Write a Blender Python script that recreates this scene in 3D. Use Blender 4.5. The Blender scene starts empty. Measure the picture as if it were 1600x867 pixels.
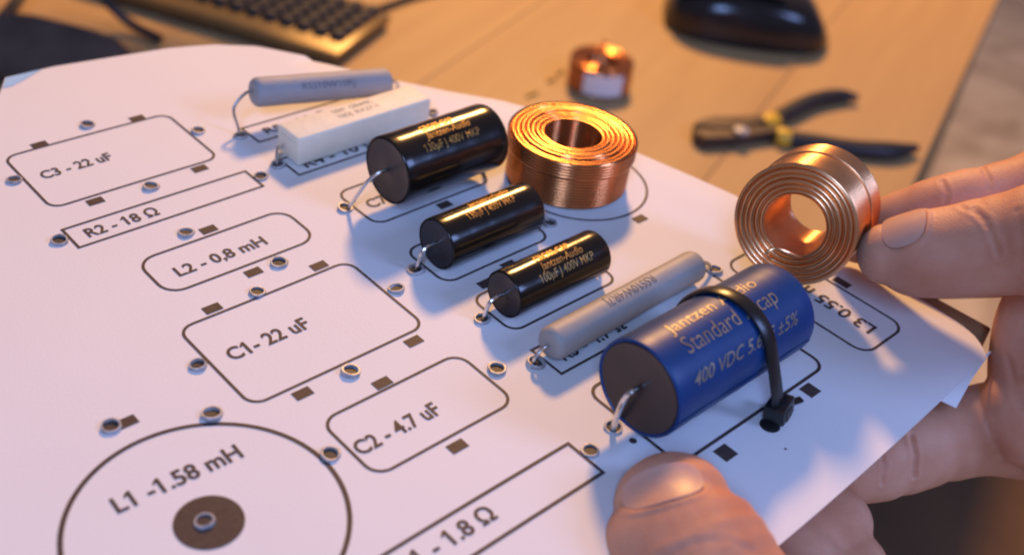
import bpy, bmesh, math, random
from mathutils import Vector, Matrix
random.seed(7)
S = 0.022            # one drawing unit on the paper is 22 mm
PI = math.pi
C = bpy.context.scene.collection

# ------------------------------------------------------------------ camera
R0 = Vector((0.7291127867700602, -0.6742115432882025, 0.11761521613012864))
R1 = Vector((-0.3351501098384633, -0.5015741935239499, -0.7975573535903642))
R2 = Vector((0.5967151314016284, 0.5420905120805375, -0.5916662307995935))
CAM = Vector((-5.41107927, -5.91227525, 6.02728129))
FPX = 1751.33        # focal length in photo pixels (1600 wide)
cd = bpy.data.cameras.new('camera'); cam = bpy.data.objects.new('camera', cd); C.objects.link(cam)
m = Matrix.Identity(4)
for i in range(3):
    m[i][0] = R0[i]; m[i][1] = -R1[i]; m[i][2] = -R2[i]; m[i][3] = CAM[i]*S
cam.matrix_world = m
cd.sensor_width = 36.0; cd.lens = 36.0*FPX/1600.0
cd.clip_start = 0.01; cd.clip_end = 50
cd.dof.use_dof = True; cd.dof.focus_distance = 9.6*S; cd.dof.aperture_fstop = 13.0
bpy.context.scene.camera = cam

def ray(x, y):
    return ((x-800)/FPX)*R0 + ((y-433.5)/FPX)*R1 + R2
def at(x, y, z=0.0):                 # point of the view ray on the level z (surveying helper)
    d = ray(x, y); return CAM + d*((z-CAM.z)/d.z)
def dp(x, y, d):                     # point of the view ray at depth d
    return CAM + ray(x, y)*d

# ------------------------------------------------------------------ light
sc = bpy.context.scene
w = bpy.data.worlds.new('World'); sc.world = w; w.use_nodes = True
bg = w.node_tree.nodes['Background']; bg.inputs[0].default_value = (.46, .42, .56, 1); bg.inputs[1].default_value = 0.34
sc.view_settings.view_transform = 'Standard'; sc.view_settings.look = 'None'
sc.view_settings.exposure = 0.0; sc.view_settings.gamma = 1.0
try: sc.view_settings.use_curve_mapping = False
except Exception: pass
LDIR = Vector((0.60, 0.55, 0.585)).normalized()
def lamp_at(name, loc, target, energy, col, kind='POINT', size=1.0, size_y=None):
    l = bpy.data.lights.new(name, kind); o = bpy.data.objects.new(name, l); C.objects.link(o)
    o.location = loc*S; l.energy = energy; l.color = col
    if kind == 'AREA':
        l.shape = 'RECTANGLE'; l.size = size*S; l.size_y = (size_y or size)*S
    else: l.shadow_soft_size = size*S
    o.rotation_euler = (target-loc).to_track_quat('-Z', 'Y').to_euler()
    return o
lamp_at('warm_lamp', Vector((0.5, 0.5, 0.2))+LDIR*55, Vector((0, 0, 0)), 71.0, (1.0, 0.50, 0.15), 'POINT', 3.2)
lamp_at('cool_window_left', Vector((-26, -20, 28)), Vector((0, 0, 0)), 4.9, (0.30, 0.48, 1.0), 'AREA', 9.0, 14.0)
lamp_at('cool_fill_right', Vector((15, -24, 19)), Vector((1, -1, 0)), 2.1, (0.32, 0.46, 1.0), 'AREA', 8.0, 10.0)  # weaker cool fill added for the right side, not a known window
sc.cycles.filter_width = 2.1; sc.cycles.use_adaptive_sampling = False
sc.cycles.sample_clamp_indirect = 6.0
sc.cycles.blur_glossy = 0.6
sc.cycles.caustics_reflective = False; sc.cycles.caustics_refractive = False

# ------------------------------------------------------------------ materials
def mat(name, col, rough=0.5, metal=0.0, var=0.08, vscale=30.0, bump=0.0, bscale=200.0, spec=0.5, sss=0.0, sssr=(1, .35, .2), coat=0.0, col2=None, aniso=0.0):
    mt = bpy.data.materials.new(name); mt.use_nodes = True
    nt = mt.node_tree; N = nt.nodes; L = nt.links; b = N['Principled BSDF']
    tc = N.new('ShaderNodeTexCoord')
    nz = N.new('ShaderNodeTexNoise'); nz.inputs['Scale'].default_value = vscale; nz.inputs['Detail'].default_value = 5
    L.new(tc.outputs['Object'], nz.inputs['Vector'])
    rp = N.new('ShaderNodeValToRGB')
    a = [max(0, c*(1-var)) for c in col]; z = [min(1, c*(1+var)) for c in (col2 or col)]
    rp.color_ramp.elements[0].position = .3; rp.color_ramp.elements[1].position = .7
    rp.color_ramp.elements[0].color = (*a, 1); rp.color_ramp.elements[1].color = (*z, 1)
    L.new(nz.outputs['Fac'], rp.inputs['Fac']); L.new(rp.outputs['Color'], b.inputs['Base Color'])
    b.inputs['Roughness'].default_value = rough; b.inputs['Metallic'].default_value = metal
    b.inputs['Specular IOR Level'].default_value = spec
    if coat: b.inputs['Coat Weight'].default_value = coat; b.inputs['Coat Roughness'].default_value = 0.08
    if sss:
        b.inputs['Subsurface Weight'].default_value = sss; b.inputs['Subsurface Radius'].default_value = sssr
        b.inputs['Subsurface Scale'].default_value = 0.0022
    if bump:
        n2 = N.new('ShaderNodeTexNoise'); n2.inputs['Scale'].default_value = bscale; n2.inputs['Detail'].default_value = 4
        L.new(tc.outputs['Object'], n2.inputs['Vector'])
        bp = N.new('ShaderNodeBump'); bp.inputs['Strength'].default_value = bump; bp.inputs['Distance'].default_value = 0.0006
        L.new(n2.outputs['Fac'], bp.inputs['Height']); L.new(bp.outputs['Normal'], b.inputs['Normal'])
    return mt
M = {}
M['paper'] = mat('paper', (.76, .76, .76), .62, var=.018, vscale=28, bump=.10, bscale=1800, spec=.3)
M['ink'] = mat('ink', (.062, .044, .040), .6, var=.2, vscale=900, spec=.3)
M['plywood'] = mat('plywood', (.34, .21, .10), .6, var=.25, vscale=120, bump=.1)
M['steel'] = mat('steel', (.38, .38, .39), .45, .15, var=.35, vscale=600, bump=.2, bscale=600)
M['tin'] = mat('tin', (.75, .74, .72), .22, 1.0, var=.08, vscale=300)
M['bore'] = mat('bore', (.045, .036, .032), .6, var=.4, vscale=500)
M['black_film'] = mat('black_film', (.012, .009, .007), .19, var=.4, vscale=80, bump=.3, bscale=45, spec=.42)
M['black_resin'] = mat('black_resin', (.024, .020, .023), .40, var=.35, vscale=70, bump=.2, bscale=90)
M['brown_resin'] = mat('brown_resin', (.030, .019, .018), .38, var=.3, vscale=60, bump=.18, bscale=80)
M['gold_print'] = mat('gold_print', (.42, .25, .075), .5, .6, var=.35, vscale=600)
M['blue_film'] = mat('blue_film', (.001, .042, .175), .42, var=.15, vscale=90, bump=.25, bscale=75, spec=.40)
M['silver_print'] = mat('silver_print', (.29, .24, .17), .45, .35, var=.35, vscale=500)
M['ceramic_white'] = mat('ceramic_white', (.80, .76, .61), .6, var=.05, vscale=120, bump=.3, bscale=500, sss=.2, sssr=(1, .9, .7))
M['ceramic_grey'] = mat('ceramic_grey', (.32, .33, .345), .62, var=.05, vscale=150, bump=.2, bscale=420)
M['ceramic_light'] = mat('ceramic_light', (.34, .33, .31), .55, var=.05, vscale=150, bump=.2, bscale=420)
M['grey_print'] = mat('grey_print', (.16, .15, .15), .6, var=.3, vscale=900)
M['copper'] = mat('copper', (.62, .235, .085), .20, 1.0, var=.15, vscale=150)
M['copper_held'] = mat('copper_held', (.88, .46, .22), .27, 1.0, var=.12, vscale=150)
M['tie'] = mat('tie', (.010, .010, .011), .30, var=.2, vscale=300, bump=.05)
M['label_white'] = mat('label_white', (.78, .78, .80), .55, var=.03)
M['plastic_black'] = mat('plastic_black', (.016, .015, .017), .35, var=.2, vscale=60, bump=.1, bscale=700)
M['plastic_gloss'] = mat('plastic_gloss', (.012, .011, .012), .18, var=.2, vscale=60)
M['key'] = mat('key', (.030, .029, .032), .45, var=.2, vscale=60, bump=.1, bscale=700)
M['bezel'] = mat('bezel', (.17, .115, .045), .34, .2, var=.15, vscale=60)
M['rubber'] = mat('rubber', (.018, .018, .024), .42, var=.2, vscale=100, bump=.1)
M['yellow'] = mat('yellow', (.62, .40, .03), .45, var=.1, vscale=80)
M['dark_steel'] = mat('dark_steel', (.09, .075, .07), .45, .7, var=.25, vscale=120, bump=.1)
M['pouch'] = mat('pouch', (.085, .058, .045), .9, var=.3, vscale=60, bump=.3)
M['cool_lit_corner'] = mat('cool_lit_corner', (.36, .62, .92), .5, var=.05)  # cool light on the paper corner, put into the colour
M['hole'] = mat('hole', (.006, .006, .007), .8)
M['brass'] = mat('brass', (.80, .52, .10), .3, .2)

def wood_mat(name, a, b, ang):
    mt = bpy.data.materials.new(name); mt.use_nodes = True
    nt = mt.node_tree; N = nt.nodes; L = nt.links; bs = N['Principled BSDF']
    tc = N.new('ShaderNodeTexCoord'); mp = N.new('ShaderNodeMapping')
    mp.inputs['Scale'].default_value = (5, 70, 70)
    L.new(tc.outputs['Object'], mp.inputs['Vector'])
    nz = N.new('ShaderNodeTexNoise'); nz.inputs['Scale'].default_value = 1.0; nz.inputs['Detail'].default_value = 6; nz.inputs['Distortion'].default_value = .6
    L.new(mp.outputs['Vector'], nz.inputs['Vector'])
    rp = N.new('ShaderNodeValToRGB'); rp.color_ramp.elements[0].position = .3; rp.color_ramp.elements[1].position = .72
    rp.color_ramp.elements[0].color = (*a, 1); rp.color_ramp.elements[1].color = (*b, 1)
    L.new(nz.outputs['Fac'], rp.inputs['Fac']); L.new(rp.outputs['Color'], bs.inputs['Base Color'])
    bs.inputs['Roughness'].default_value = .5; bs.inputs['Specular IOR Level'].default_value = .3
    bp = N.new('ShaderNodeBump'); bp.inputs['Strength'].default_value = .08; bp.inputs['Distance'].default_value = .0005
    L.new(nz.outputs['Fac'], bp.inputs['Height']); L.new(bp.outputs['Normal'], bs.inputs['Normal'])
    return mt
WOODS = [wood_mat('desk_wood', (.40, .262, .125), (.455, .312, .145), 0), wood_mat('desk_wood', (.385, .252, .12), (.44, .30, .14), 0)]

def skin_mat():
    mt = bpy.data.materials.new('skin'); mt.use_nodes = True
    nt = mt.node_tree; N = nt.nodes; L = nt.links; b = N['Principled BSDF']
    tc = N.new('ShaderNodeTexCoord')
    n1 = N.new('ShaderNodeTexNoise'); n1.inputs['Scale'].default_value = 75; n1.inputs['Detail'].default_value = 6
    L.new(tc.outputs['Object'], n1.inputs['Vector'])
    rp = N.new('ShaderNodeValToRGB'); rp.color_ramp.elements[0].position = .32; rp.color_ramp.elements[1].position = .68
    rp.color_ramp.elements[0].color = (.54, .225, .125, 1); rp.color_ramp.elements[1].color = (.70, .37, .24, 1)
    L.new(n1.outputs['Fac'], rp.inputs['Fac']); L.new(rp.outputs['Color'], b.inputs['Base Color'])
    b.inputs['Roughness'].default_value = .56; b.inputs['Specular IOR Level'].default_value = .35
    b.inputs['Subsurface Weight'].default_value = .35; b.inputs['Subsurface Radius'].default_value = (1, .36, .18); b.inputs['Subsurface Scale'].default_value = .0025
    mp = N.new('ShaderNodeMapping'); mp.inputs['Scale'].default_value = (1, 1, 1); L.new(tc.outputs['Object'], mp.inputs['Vector'])
    v = N.new('ShaderNodeTexVoronoi'); v.feature = 'DISTANCE_TO_EDGE'; v.inputs['Scale'].default_value = 1500
    L.new(mp.outputs['Vector'], v.inputs['Vector'])
    n2 = N.new('ShaderNodeTexNoise'); n2.inputs['Scale'].default_value = 420; n2.inputs['Detail'].default_value = 5; L.new(tc.outputs['Object'], n2.inputs['Vector'])
    mx = N.new('ShaderNodeMath'); mx.operation = 'ADD'; L.new(v.outputs['Distance'], mx.inputs[0]); L.new(n2.outputs['Fac'], mx.inputs[1])
    bp = N.new('ShaderNodeBump'); bp.inputs['Strength'].default_value = .22; bp.inputs['Distance'].default_value = .0004
    L.new(mx.outputs[0], bp.inputs['Height']); L.new(bp.outputs['Normal'], b.inputs['Normal'])
    return mt
M['skin'] = skin_mat()
M['nail'] = mat('nail', (.66, .36, .27), .42, var=.12, vscale=60, spec=.5, sss=.3, bump=.15, bscale=350)

# ------------------------------------------------------------------ builders (all shapes in paper units, scaled by S when linked)
def obj(name, bm, material, parent=None, smooth=True, angle=None):
    bmesh.ops.recalc_face_normals(bm, faces=bm.faces)
    for v in bm.verts: v.co *= S
    me = bpy.data.meshes.new(name); bm.to_mesh(me); bm.free()
    return link(name, me, material, parent, smooth, angle)
def link(name, me, material, parent=None, smooth=True, angle=35):
    o = bpy.data.objects.new(name, me); C.objects.link(o)
    if material: me.materials.clear(); me.materials.append(M[material] if isinstance(material, str) else material)
    if smooth:
        me.shade_smooth()
        try: me.set_sharp_from_angle(angle=math.radians(angle or 35))
        except Exception: pass
    if parent: o.parent = parent
    return o
def thing(name, label, cat, loc=(0, 0, 0), group=None):
    o = bpy.data.objects.new(name, None); C.objects.link(o)
    o.empty_display_size = .005
    o.location = Vector(loc)*S; o['label'] = label; o['category'] = cat
    if group: o['group'] = group
    return o
def tag(o, label, cat, group=None):
    o['label'] = label; o['category'] = cat
    if group: o['group'] = group
    return o
def local(bm, t):
    """builders work in paper coordinates; bring a mesh into its thing's own frame"""
    off = Vector(t.location)/S
    for v in bm.verts: v.co -= off
    return bm
def part(name, bm, material, t, owner=None, **k):
    """owner: the part (without own offset) that this piece belongs to"""
    return obj(name, local(bm, t), material, owner or t, **k)

def frame_of(d, up=Vector((0, 0, 1))):
    d = d.normalized()
    if abs(d.dot(up)) > .98: up = Vector((1, 0, 0))
    a = d.cross(up).normalized(); b = a.cross(d).normalized()
    return a, b
def catmull(P, n=8):
    out = []
    P = [Vector(p) for p in P]
    Q = [P[0]*2-P[1]] + P + [P[-1]*2-P[-2]]
    for i in range(1, len(Q)-2):
        for k in range(n):
            t = k/n
            out.append(0.5*((2*Q[i]) + (Q[i+1]-Q[i-1])*t + (2*Q[i-1]-5*Q[i]+4*Q[i+1]-Q[i+2])*t*t + (3*Q[i]-Q[i-1]-3*Q[i+1]+Q[i+2])*t**3))
    out.append(P[-1]); return out
def catf(F, n=8):
    return [v.x for v in catmull([Vector((f, 0, 0)) for f in F], n)]
def tube(bm, P, r, seg=10, caps=True, flat=1.0, up=None):
    """tube along points; r number or list; flat squeezes it along its binormal"""
    n = len(P); rr = r if isinstance(r, (list, tuple)) else [r]*n
    rings = []; pa = None
    for i, p in enumerate(P):
        d = (P[min(i+1, n-1)]-P[max(i-1, 0)]).normalized()
        if pa is None: a, b = frame_of(d, up or Vector((0, 0, 1)))
        else:
            a = (pa-d*pa.dot(d)).normalized(); b = a.cross(d).normalized()
        pa = a
        rings.append([bm.verts.new(p+a*rr[i]*math.cos(2*PI*k/seg)+b*rr[i]*flat*math.sin(2*PI*k/seg)) for k in range(seg)])
    for i in range(n-1):
        for k in range(seg):
            bm.faces.new((rings[i][k], rings[i][(k+1) % seg], rings[i+1][(k+1) % seg], rings[i+1][k]))
    if caps:
        bm.faces.new(rings[0][::-1]); bm.faces.new(rings[-1])
    return bm
def lathe(bm, prof, org, axis, seg=64, closed=False):
    """prof: list of (distance along axis, radius)"""
    axis = Vector(axis).normalized(); a, b = frame_of(axis); org = Vector(org)
    rings = []
    for (s, r) in prof:
        if r < 1e-6: rings.append([bm.verts.new(org+axis*s)])
        else: rings.append([bm.verts.new(org+axis*s+(a*math.cos(2*PI*k/seg)+b*math.sin(2*PI*k/seg))*r) for k in range(seg)])
    idx = list(range(len(prof)-1))+([len(prof)-1] if closed else [])
    for i in idx:
        A, B = rings[i], rings[(i+1) % len(rings)]
        for k in range(seg):
            k2 = (k+1) % seg
            if len(A) == 1 and len(B) == 1: continue
            if len(A) == 1: bm.faces.new((A[0], B[k2], B[k]))
            elif len(B) == 1: bm.faces.new((A[k], A[k2], B[0]))
            else: bm.faces.new((A[k], A[k2], B[k2], B[k]))
    return bm
def box(bm, x0, x1, y0, y1, z0, z1, bev=0.0, seg=2):
    g = bmesh.ops.create_cube(bm, size=1.0)['verts']
    for v in g:
        v.co = Vector((x0+(v.co.x+.5)*(x1-x0), y0+(v.co.y+.5)*(y1-y0), z0+(v.co.z+.5)*(z1-z0)))
    if bev:
        es = list({e for v in g for e in v.link_edges})
        bmesh.ops.bevel(bm, geom=es, offset=bev, segments=seg, profile=.5, affect='EDGES')
    return bm
def bx(*a, **k): return box(bmesh.new(), *a, **k)
def xform(bm, mtx):
    bmesh.ops.transform(bm, matrix=mtx, verts=bm.verts); return bm
def prism(bm, pts, z0, z1):
    lo = [bm.verts.new((p[0], p[1], z0)) for p in pts]; hi = [bm.verts.new((p[0], p[1], z1)) for p in pts]
    n = len(pts); bm.faces.new(lo[::-1]); bm.faces.new(hi)
    for i in range(n): bm.faces.new((lo[i], lo[(i+1) % n], hi[(i+1) % n], hi[i]))
    return bm

def solid(bm, t):
    bmesh.ops.recalc_face_normals(bm, faces=bm.faces); bm.normal_update()
    bmesh.ops.solidify(bm, geom=bm.faces[:], thickness=t)
# ------------------------------------------------------------------ lettering
def prefix_right(txt, bold, shear):
    cu = bpy.data.curves.new('lettering', 'FONT'); cu.body = txt; cu.size = 1.0; cu.offset = bold; cu.shear = shear
    o = bpy.data.objects.new('lettering', cu); C.objects.link(o)
    me = bpy.data.meshes.new_from_object(o.evaluated_get(bpy.context.evaluated_depsgraph_get()))
    x = max(v.co.x for v in me.vertices)
    bpy.data.objects.remove(o); bpy.data.meshes.remove(me); bpy.data.curves.remove(cu)
    return x
def text_bm(txt, height, width=None, bold=0.0, shear=0.0, rows=4):
    """flat lettering; origin at its lower left, cap height = height, total width = width"""
    cu = bpy.data.curves.new('lettering', 'FONT'); cu.body = txt; cu.size = 1.0; cu.offset = bold; cu.shear = shear; cu.resolution_u = 3
    o = bpy.data.objects.new('lettering', cu); C.objects.link(o)
    dg = bpy.context.evaluated_depsgraph_get()
    me = bpy.data.meshes.new_from_object(o.evaluated_get(dg))
    bm = bmesh.new(); bm.from_mesh(me)
    bpy.data.objects.remove(o); bpy.data.meshes.remove(me); bpy.data.curves.remove(cu)
    for i, ch_ in enumerate(txt):
        if ch_ == '1':                                   # give the plain one its flag
            xr = prefix_right(txt[:i+1], bold, shear)
            sh = shear*.70
            vs = [bm.verts.new((xr-.005, .69+bold, 0)), bm.verts.new((xr-.09-bold, .69+bold, 0)), bm.verts.new((xr-.26-bold, .565, 0)), bm.verts.new((xr-.26-bold, .47, 0)), bm.verts.new((xr-.05, .60, 0))]
            bm.faces.new(vs)
    xs = [v.co.x for v in bm.verts]
    x0, x1 = min(xs), max(xs); k = height/.70
    kx = (width/(x1-x0)) if width else k
    for v in bm.verts: v.co = Vector(((v.co.x-x0)*kx, v.co.y*k, 0))
    return bm
def cut_rows(bm, step):
    ys = [v.co.y for v in bm.verts]; y = min(ys)+step
    while y < max(ys)-1e-4:
        bmesh.ops.bisect_plane(bm, geom=bm.verts[:]+bm.edges[:]+bm.faces[:], plane_co=(0, y, 0), plane_no=(0, 1, 0)); y += step
    return bm

# ================================================================== SETTING
ZD = -5.0
DE0, DE1 = at(1560, 0, ZD), at(1440, 260, ZD)
ddir = (DE0-DE1); ddir.z = 0; ddir.normalize()                 # along the desk's right edge, away from the viewer
dside = Vector((-ddir.y, ddir.x, 0))                           # to the left across the desk
dang = math.atan2(ddir.y, ddir.x)
desk = thing('desk', 'wide orange brown wooden desk under the far tools, right edge running into the distance', 'desk', (DE1.x, DE1.y, ZD))
desk.rotation_euler = (0, 0, dang)
wid = [3.6, 6.4, 5.2, 5.6, 5.2, 5.6, 5.2]
y = 0.0
for i, wd in enumerate(wid):
    b = bmesh.new(); box(b, -32, 30, y+.006, y+wd-.006, -.9, 0, bev=.02, seg=1)
    obj('plank', b, WOODS[i % 2], desk, angle=30); y += wd
for (lx, ly) in ((-30, 1.2), (27, 1.2), (-30, y-1.2), (27, y-1.2)):
    o = obj('leg', bx(lx-.9, lx+.9, ly-.9, ly+.9, -32, -.92, bev=.05), WOODS[1], desk)

def floor_mat():
    mt = bpy.data.materials.new('carpet'); mt.use_nodes = True
    nt = mt.node_tree; N = nt.nodes; L = nt.links; b = N['Principled BSDF']
    tc = N.new('ShaderNodeTexCoord'); n1 = N.new('ShaderNodeTexNoise'); n1.inputs['Scale'].default_value = 7; n1.inputs['Detail'].default_value = 5; n1.inputs['Distortion'].default_value = 1.2
    L.new(tc.outputs['Object'], n1.inputs['Vector'])
    rp = N.new('ShaderNodeValToRGB'); rp.color_ramp.elements[0].position = .38; rp.color_ramp.elements[1].position = .62
    rp.color_ramp.elements[0].color = (.58, .50, .41, 1); rp.color_ramp.elements[1].color = (.86, .77, .66, 1)
    L.new(n1.outputs['Fac'], rp.inputs['Fac']); L.new(rp.outputs['Color'], b.inputs['Base Color']); b.inputs['Roughness'].default_value = .95
    n2 = N.new('ShaderNodeTexNoise'); n2.inputs['Scale'].default_value = 300; L.new(tc.outputs['Object'], n2.inputs['Vector'])
    bp = N.new('ShaderNodeBump'); bp.inputs['Strength'].default_value = .5; bp.inputs['Distance'].default_value = .004
    L.new(n2.outputs['Fac'], bp.inputs['Height']); L.new(bp.outputs['Normal'], b.inputs['Normal'])
    return mt
b = bmesh.new(); bmesh.ops.create_grid(b, x_segments=2, y_segments=2, size=150)
fl = obj('floor', b, floor_mat()); fl.location = Vector((20, 0, -37.0))*S; fl['kind'] = 'structure'

b = bmesh.new(); q = [at(1180, 700, -13), at(1640, 560, -13), at(1900, 900, -13), at(1180, 1100, -13)]  # added slab, there to darken the near right corner below the fingers
lo = [b.verts.new(p-Vector((0, 0, 2.2))) for p in q]; hi = [b.verts.new(p) for p in q]
b.faces.new(lo[::-1]); b.faces.new(hi)
for i in range(4): b.faces.new((lo[i], lo[(i+1) % 4], hi[(i+1) % 4], hi[i]))
bmesh.ops.bevel(b, geom=b.edges[:], offset=.7, segments=4, affect='EDGES')
M['slab_brown'] = mat('slab_brown', (.10, .055, .027), .9, var=.25, vscale=14, bump=.3, bscale=300)
tag(obj('dark_filler_slab', b, 'slab_brown'), 'added dark brown cushion blurred far below the fingers, near right corner', 'slab')

# ================================================================== BOARD, PAPER, PRINT
EDGE = [(-3.80, 3.50), (-3.70, 3.62), (-3.55, 3.72), (-3.35, 3.78), (-3.0, 3.80), (-2.0, 3.79), (-.6, 3.727), (-.12, 3.637), (.40, 3.523), (1.2, 3.34), (1.944, 3.129), (2.262, 2.95), (2.732, 2.56), (3.263, 2.182), (4.0, 1.74), (4.7, 1.24), (4.98, .82), (5.13, .35)]
def umax(v):
    if v <= EDGE[0][0]: return EDGE[0][1]
    for (a, b) in zip(EDGE, EDGE[1:]):
        if v <= b[0]: return a[1]+(b[1]-a[1])*(v-a[0])/(b[0]-a[0])
    return EDGE[-1][1]
def zp(u, v):
    """height of the paper's top face: flat on the panel, drooping where it overhangs"""
    z = 0.010*math.sin(u*1.3+.4)*math.sin(v*.9+1.0)
    if v < -3.45: z -= .15*((-3.45-v))**2
    e = umax(v)
    if u > e-.45 and v < 4.2: z -= .25*(u-e+.45)**2
    return z
board = thing('crossover_board', 'flat panel covered by white printed paper with component outlines, held over the desk', 'circuit board', (0, 0, 0))
def vtop(s_u):
    return 5.13+.17*max(0, min(1, (.35-s_u)/1.5)) if s_u > -1.5 else 5.30-.75*max(0, (-1.5-s_u))
NU, NV = 110, 110
b = bmesh.new(); G = []
for j in range(NV+1):
    t = j/NV; v = -3.81+t*(5.30+3.81); row = []
    hi = umax(v) if v < 5.13 else .35-(v-5.13)/.17*1.30
    lo = -4.6 if v < 1.2 else (-4.6+(v-1.2)*.78 if v < 4.7 else -1.87+(v-4.7)*.62)
    for i in range(NU+1):
        s = i/NU; u = lo+(hi-lo)*s
        vv = v+.13*max(0, (u-.1)/3.5)**1.5*(1-t)**8; row.append(b.verts.new((u, vv, zp(u, vv))))
    G.append(row)
for j in range(NV):
    for i in range(NU): b.faces.new((G[j][i], G[j][i+1], G[j+1][i+1], G[j+1][i]))
solid(b, .012)
paper = obj('paper_sheet', b, 'paper', board, angle=50)
# second sheet corner hanging below the front edge
b = bmesh.new()
q = [dp(1420, 590, 9.95), dp(1555, 535, 10.25), dp(1494, 634, 9.82), dp(1440, 606, 9.90)]
q = [at(1415, 640, -.10), at(1552, 545, -.10), at(1520, 590, -.16), at(1494, 637, -.20), at(1450, 616, -.18)]
vs = [b.verts.new(p) for p in q]; b.faces.new(vs)
solid(b, .012)
obj('folded_flap', b, 'paper', board)
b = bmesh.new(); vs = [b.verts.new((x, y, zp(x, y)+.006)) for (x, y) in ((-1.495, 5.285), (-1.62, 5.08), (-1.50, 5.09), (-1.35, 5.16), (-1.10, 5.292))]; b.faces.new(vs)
obj('cool_lit_corner', b, 'cool_lit_corner', board)  # corner the warm lamp misses, painted as a pale blue strip
# wooden panel under the paper
pan = [(-4.4, -3.45), (3.3, -3.45), (3.62, -3.45), (4.12, -3.45), (4.06, -2.2), (3.6, -1.2), (3.35, .4), (2.95, 1.9), (2.0, 3.2), (1.0, 4.6), (.5, 4.85), (-1.0, 5.0), (-2.3, 4.0), (-4.4, .9)]
b = bmesh.new(); prism(b, pan, -.46, -.125)
bmesh.ops.bevel(b, geom=b.edges[:], offset=.015, segments=1, affect='EDGES')
obj('wooden_panel', b, 'plywood', board)

LIFT = .004
def drape(bm, lift=LIFT):
    for v in bm.verts: v.co.z = zp(v.co.x, v.co.y)+lift
    return bm
def strip(bm, pts, w, closed=True, step=.15):
    """a printed line of width w along a polyline"""
    P = []
    n = len(pts)
    for i in range(n if closed else n-1):
        a, c = Vector(pts[i]), Vector(pts[(i+1) % n]); k = max(1, int((c-a).length/step))
        for j in range(k): P.append(a+(c-a)*(j/k))
    if not closed: P.append(Vector(pts[-1]))
    n = len(P); L = []
    for i in range(n):
        a = P[i-1] if (closed or i > 0) else P[i]; c = P[(i+1) % n] if (closed or i < n-1) else P[i]
        p = P[i]; d1 = (p-a) if (p-a).length > 1e-9 else (c-p); d2 = (c-p) if (c-p).length > 1e-9 else d1
        d1 = d1.normalized(); d2 = d2.normalized(); tt = (d1+d2).normalized()
        nn = Vector((-tt.y, tt.x)); k = 1/max(.5, tt.dot(d1))
        L.append((bm.verts.new((*(p+nn*w/2*k), 0)), bm.verts.new((*(p-nn*w/2*k), 0))))
    for i in range(n if closed else n-1):
        A, B = L[i], L[(i+1) % n]; bm.faces.new((A[0], A[1], B[1], B[0]))
    return bm
def rrect(u0, u1, v0, v1, r):
    P = []
    for (cx, cy, a0) in ((u1-r, v1-r, 0), (u0+r, v1-r, 90), (u0+r, v0+r, 180), (u1-r, v0+r, 270)):
        if r < 1e-6: P.append((cx, cy)); continue
        for k in range(7):
            a = math.radians(a0+90*k/6); P.append((cx+r*math.cos(a), cy+r*math.sin(a)))
    return P
LW = .026
def outline(u0, u1, v0, v1, r, w=LW):
    return obj('printed_outline', drape(strip(bmesh.new(), rrect(u0, u1, v0, v1, r), w)), 'ink', paper, smooth=False)
def ring(cx, cy, r, w=LW):
    return obj('printed_outline', drape(strip(bmesh.new(), [(cx+r*math.cos(a), cy+r*math.sin(a)) for a in [2*PI*k/96 for k in range(96)]], w)), 'ink', paper, smooth=False)
outline(-2.17, -.459, 2.748, 3.777, .12)      # C3
outline(-2.241, -.374, 2.072, 2.393, 0)       # R2
outline(-1.942, -.441, 1.071, 1.631, .17)     # L2
outline(-2.108, -.418, -.474, .631, .13)      # C1
outline(-1.793, -.426, -1.609, -.908, .14)    # C2
outline(-2.95, -.415, -2.568, -2.197, 0, .03)  # R1
outline(.142, 1.609, .937, 1.591, .13)        # C7
outline(.103, 1.412, -.135, .463, .13)        # C8
outline(.144, 1.469, -.972, -.423, .12)       # C9
outline(.112, 2.30, -1.594, -1.235, 0)        # R3
outline(.134, 2.097, -2.864, -1.86, .13, .03)  # blue capacitor
outline(2.53, 3.19, -3.0, -1.40, .15)         # L3
outline(.03, 1.95, 2.055, 2.40, 0)            # R4
outline(.045, 1.95, 2.80, 3.13, 0)            # R5
ring(-2.942, -1.2645, .939, .036); ring(2.39, .463, .735)
def label(txt, u, v, width, height, rot=0.0, bold=.021):
    bm = text_bm(txt, height, width, bold); cut_rows(bm, .1)
    xform(bm, Matrix.Translation((u, v, 0)) @ Matrix.Rotation(rot, 4, 'Z'))
    return obj('printed_label', drape(bm, LIFT+.001), 'ink', paper, smooth=False)
label('C3 - 22 uF', -2.02, 3.235, .70, .135)
label('R2 - 18 Ω', -2.10, 2.165, .69, .135)
label('L2 - 0,8 mH', -1.74, 1.245, .89, .135)
label('C1- 22 uF', -1.95, .055, .75, .15)
label('C2 - 4.7 uF', -1.755, -1.375, .78, .145)
label('L1 -1.58 mH', -3.38, -.845, .95, .145, -.04)
label('R1 - 1.8 Ω', -2.17, -2.42, .83, .14, 0)
label('R3 - 4.7 Ω', .25, -1.50, .78, .15)
label('C7 - 13 uF', .27, 1.19, .80, .14)
label('C8 - 13 uF', .27, .12, .80, .14)
label('C9 - 1.0 uF', .30, -.80, .80, .14)
label('R4 - 10 Ω', .17, 2.125, .90, .14)
label('R5 - 10 Ω', .21, 2.90, .80, .12)
label('L3 0.55 mH', 2.955, -2.85, .98, .15, PI/2)
def block(u, v, a=.155, c=.10):
    bm = bmesh.new(); bmesh.ops.create_grid(bm, x_segments=2, y_segments=2, size=1)
    for w_ in bm.verts: w_.co = Vector((u+w_.co.x*a/2, v+w_.co.y*c/2, 0))
    return obj('printed_block', drape(bm), 'ink', paper, smooth=False)
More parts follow.
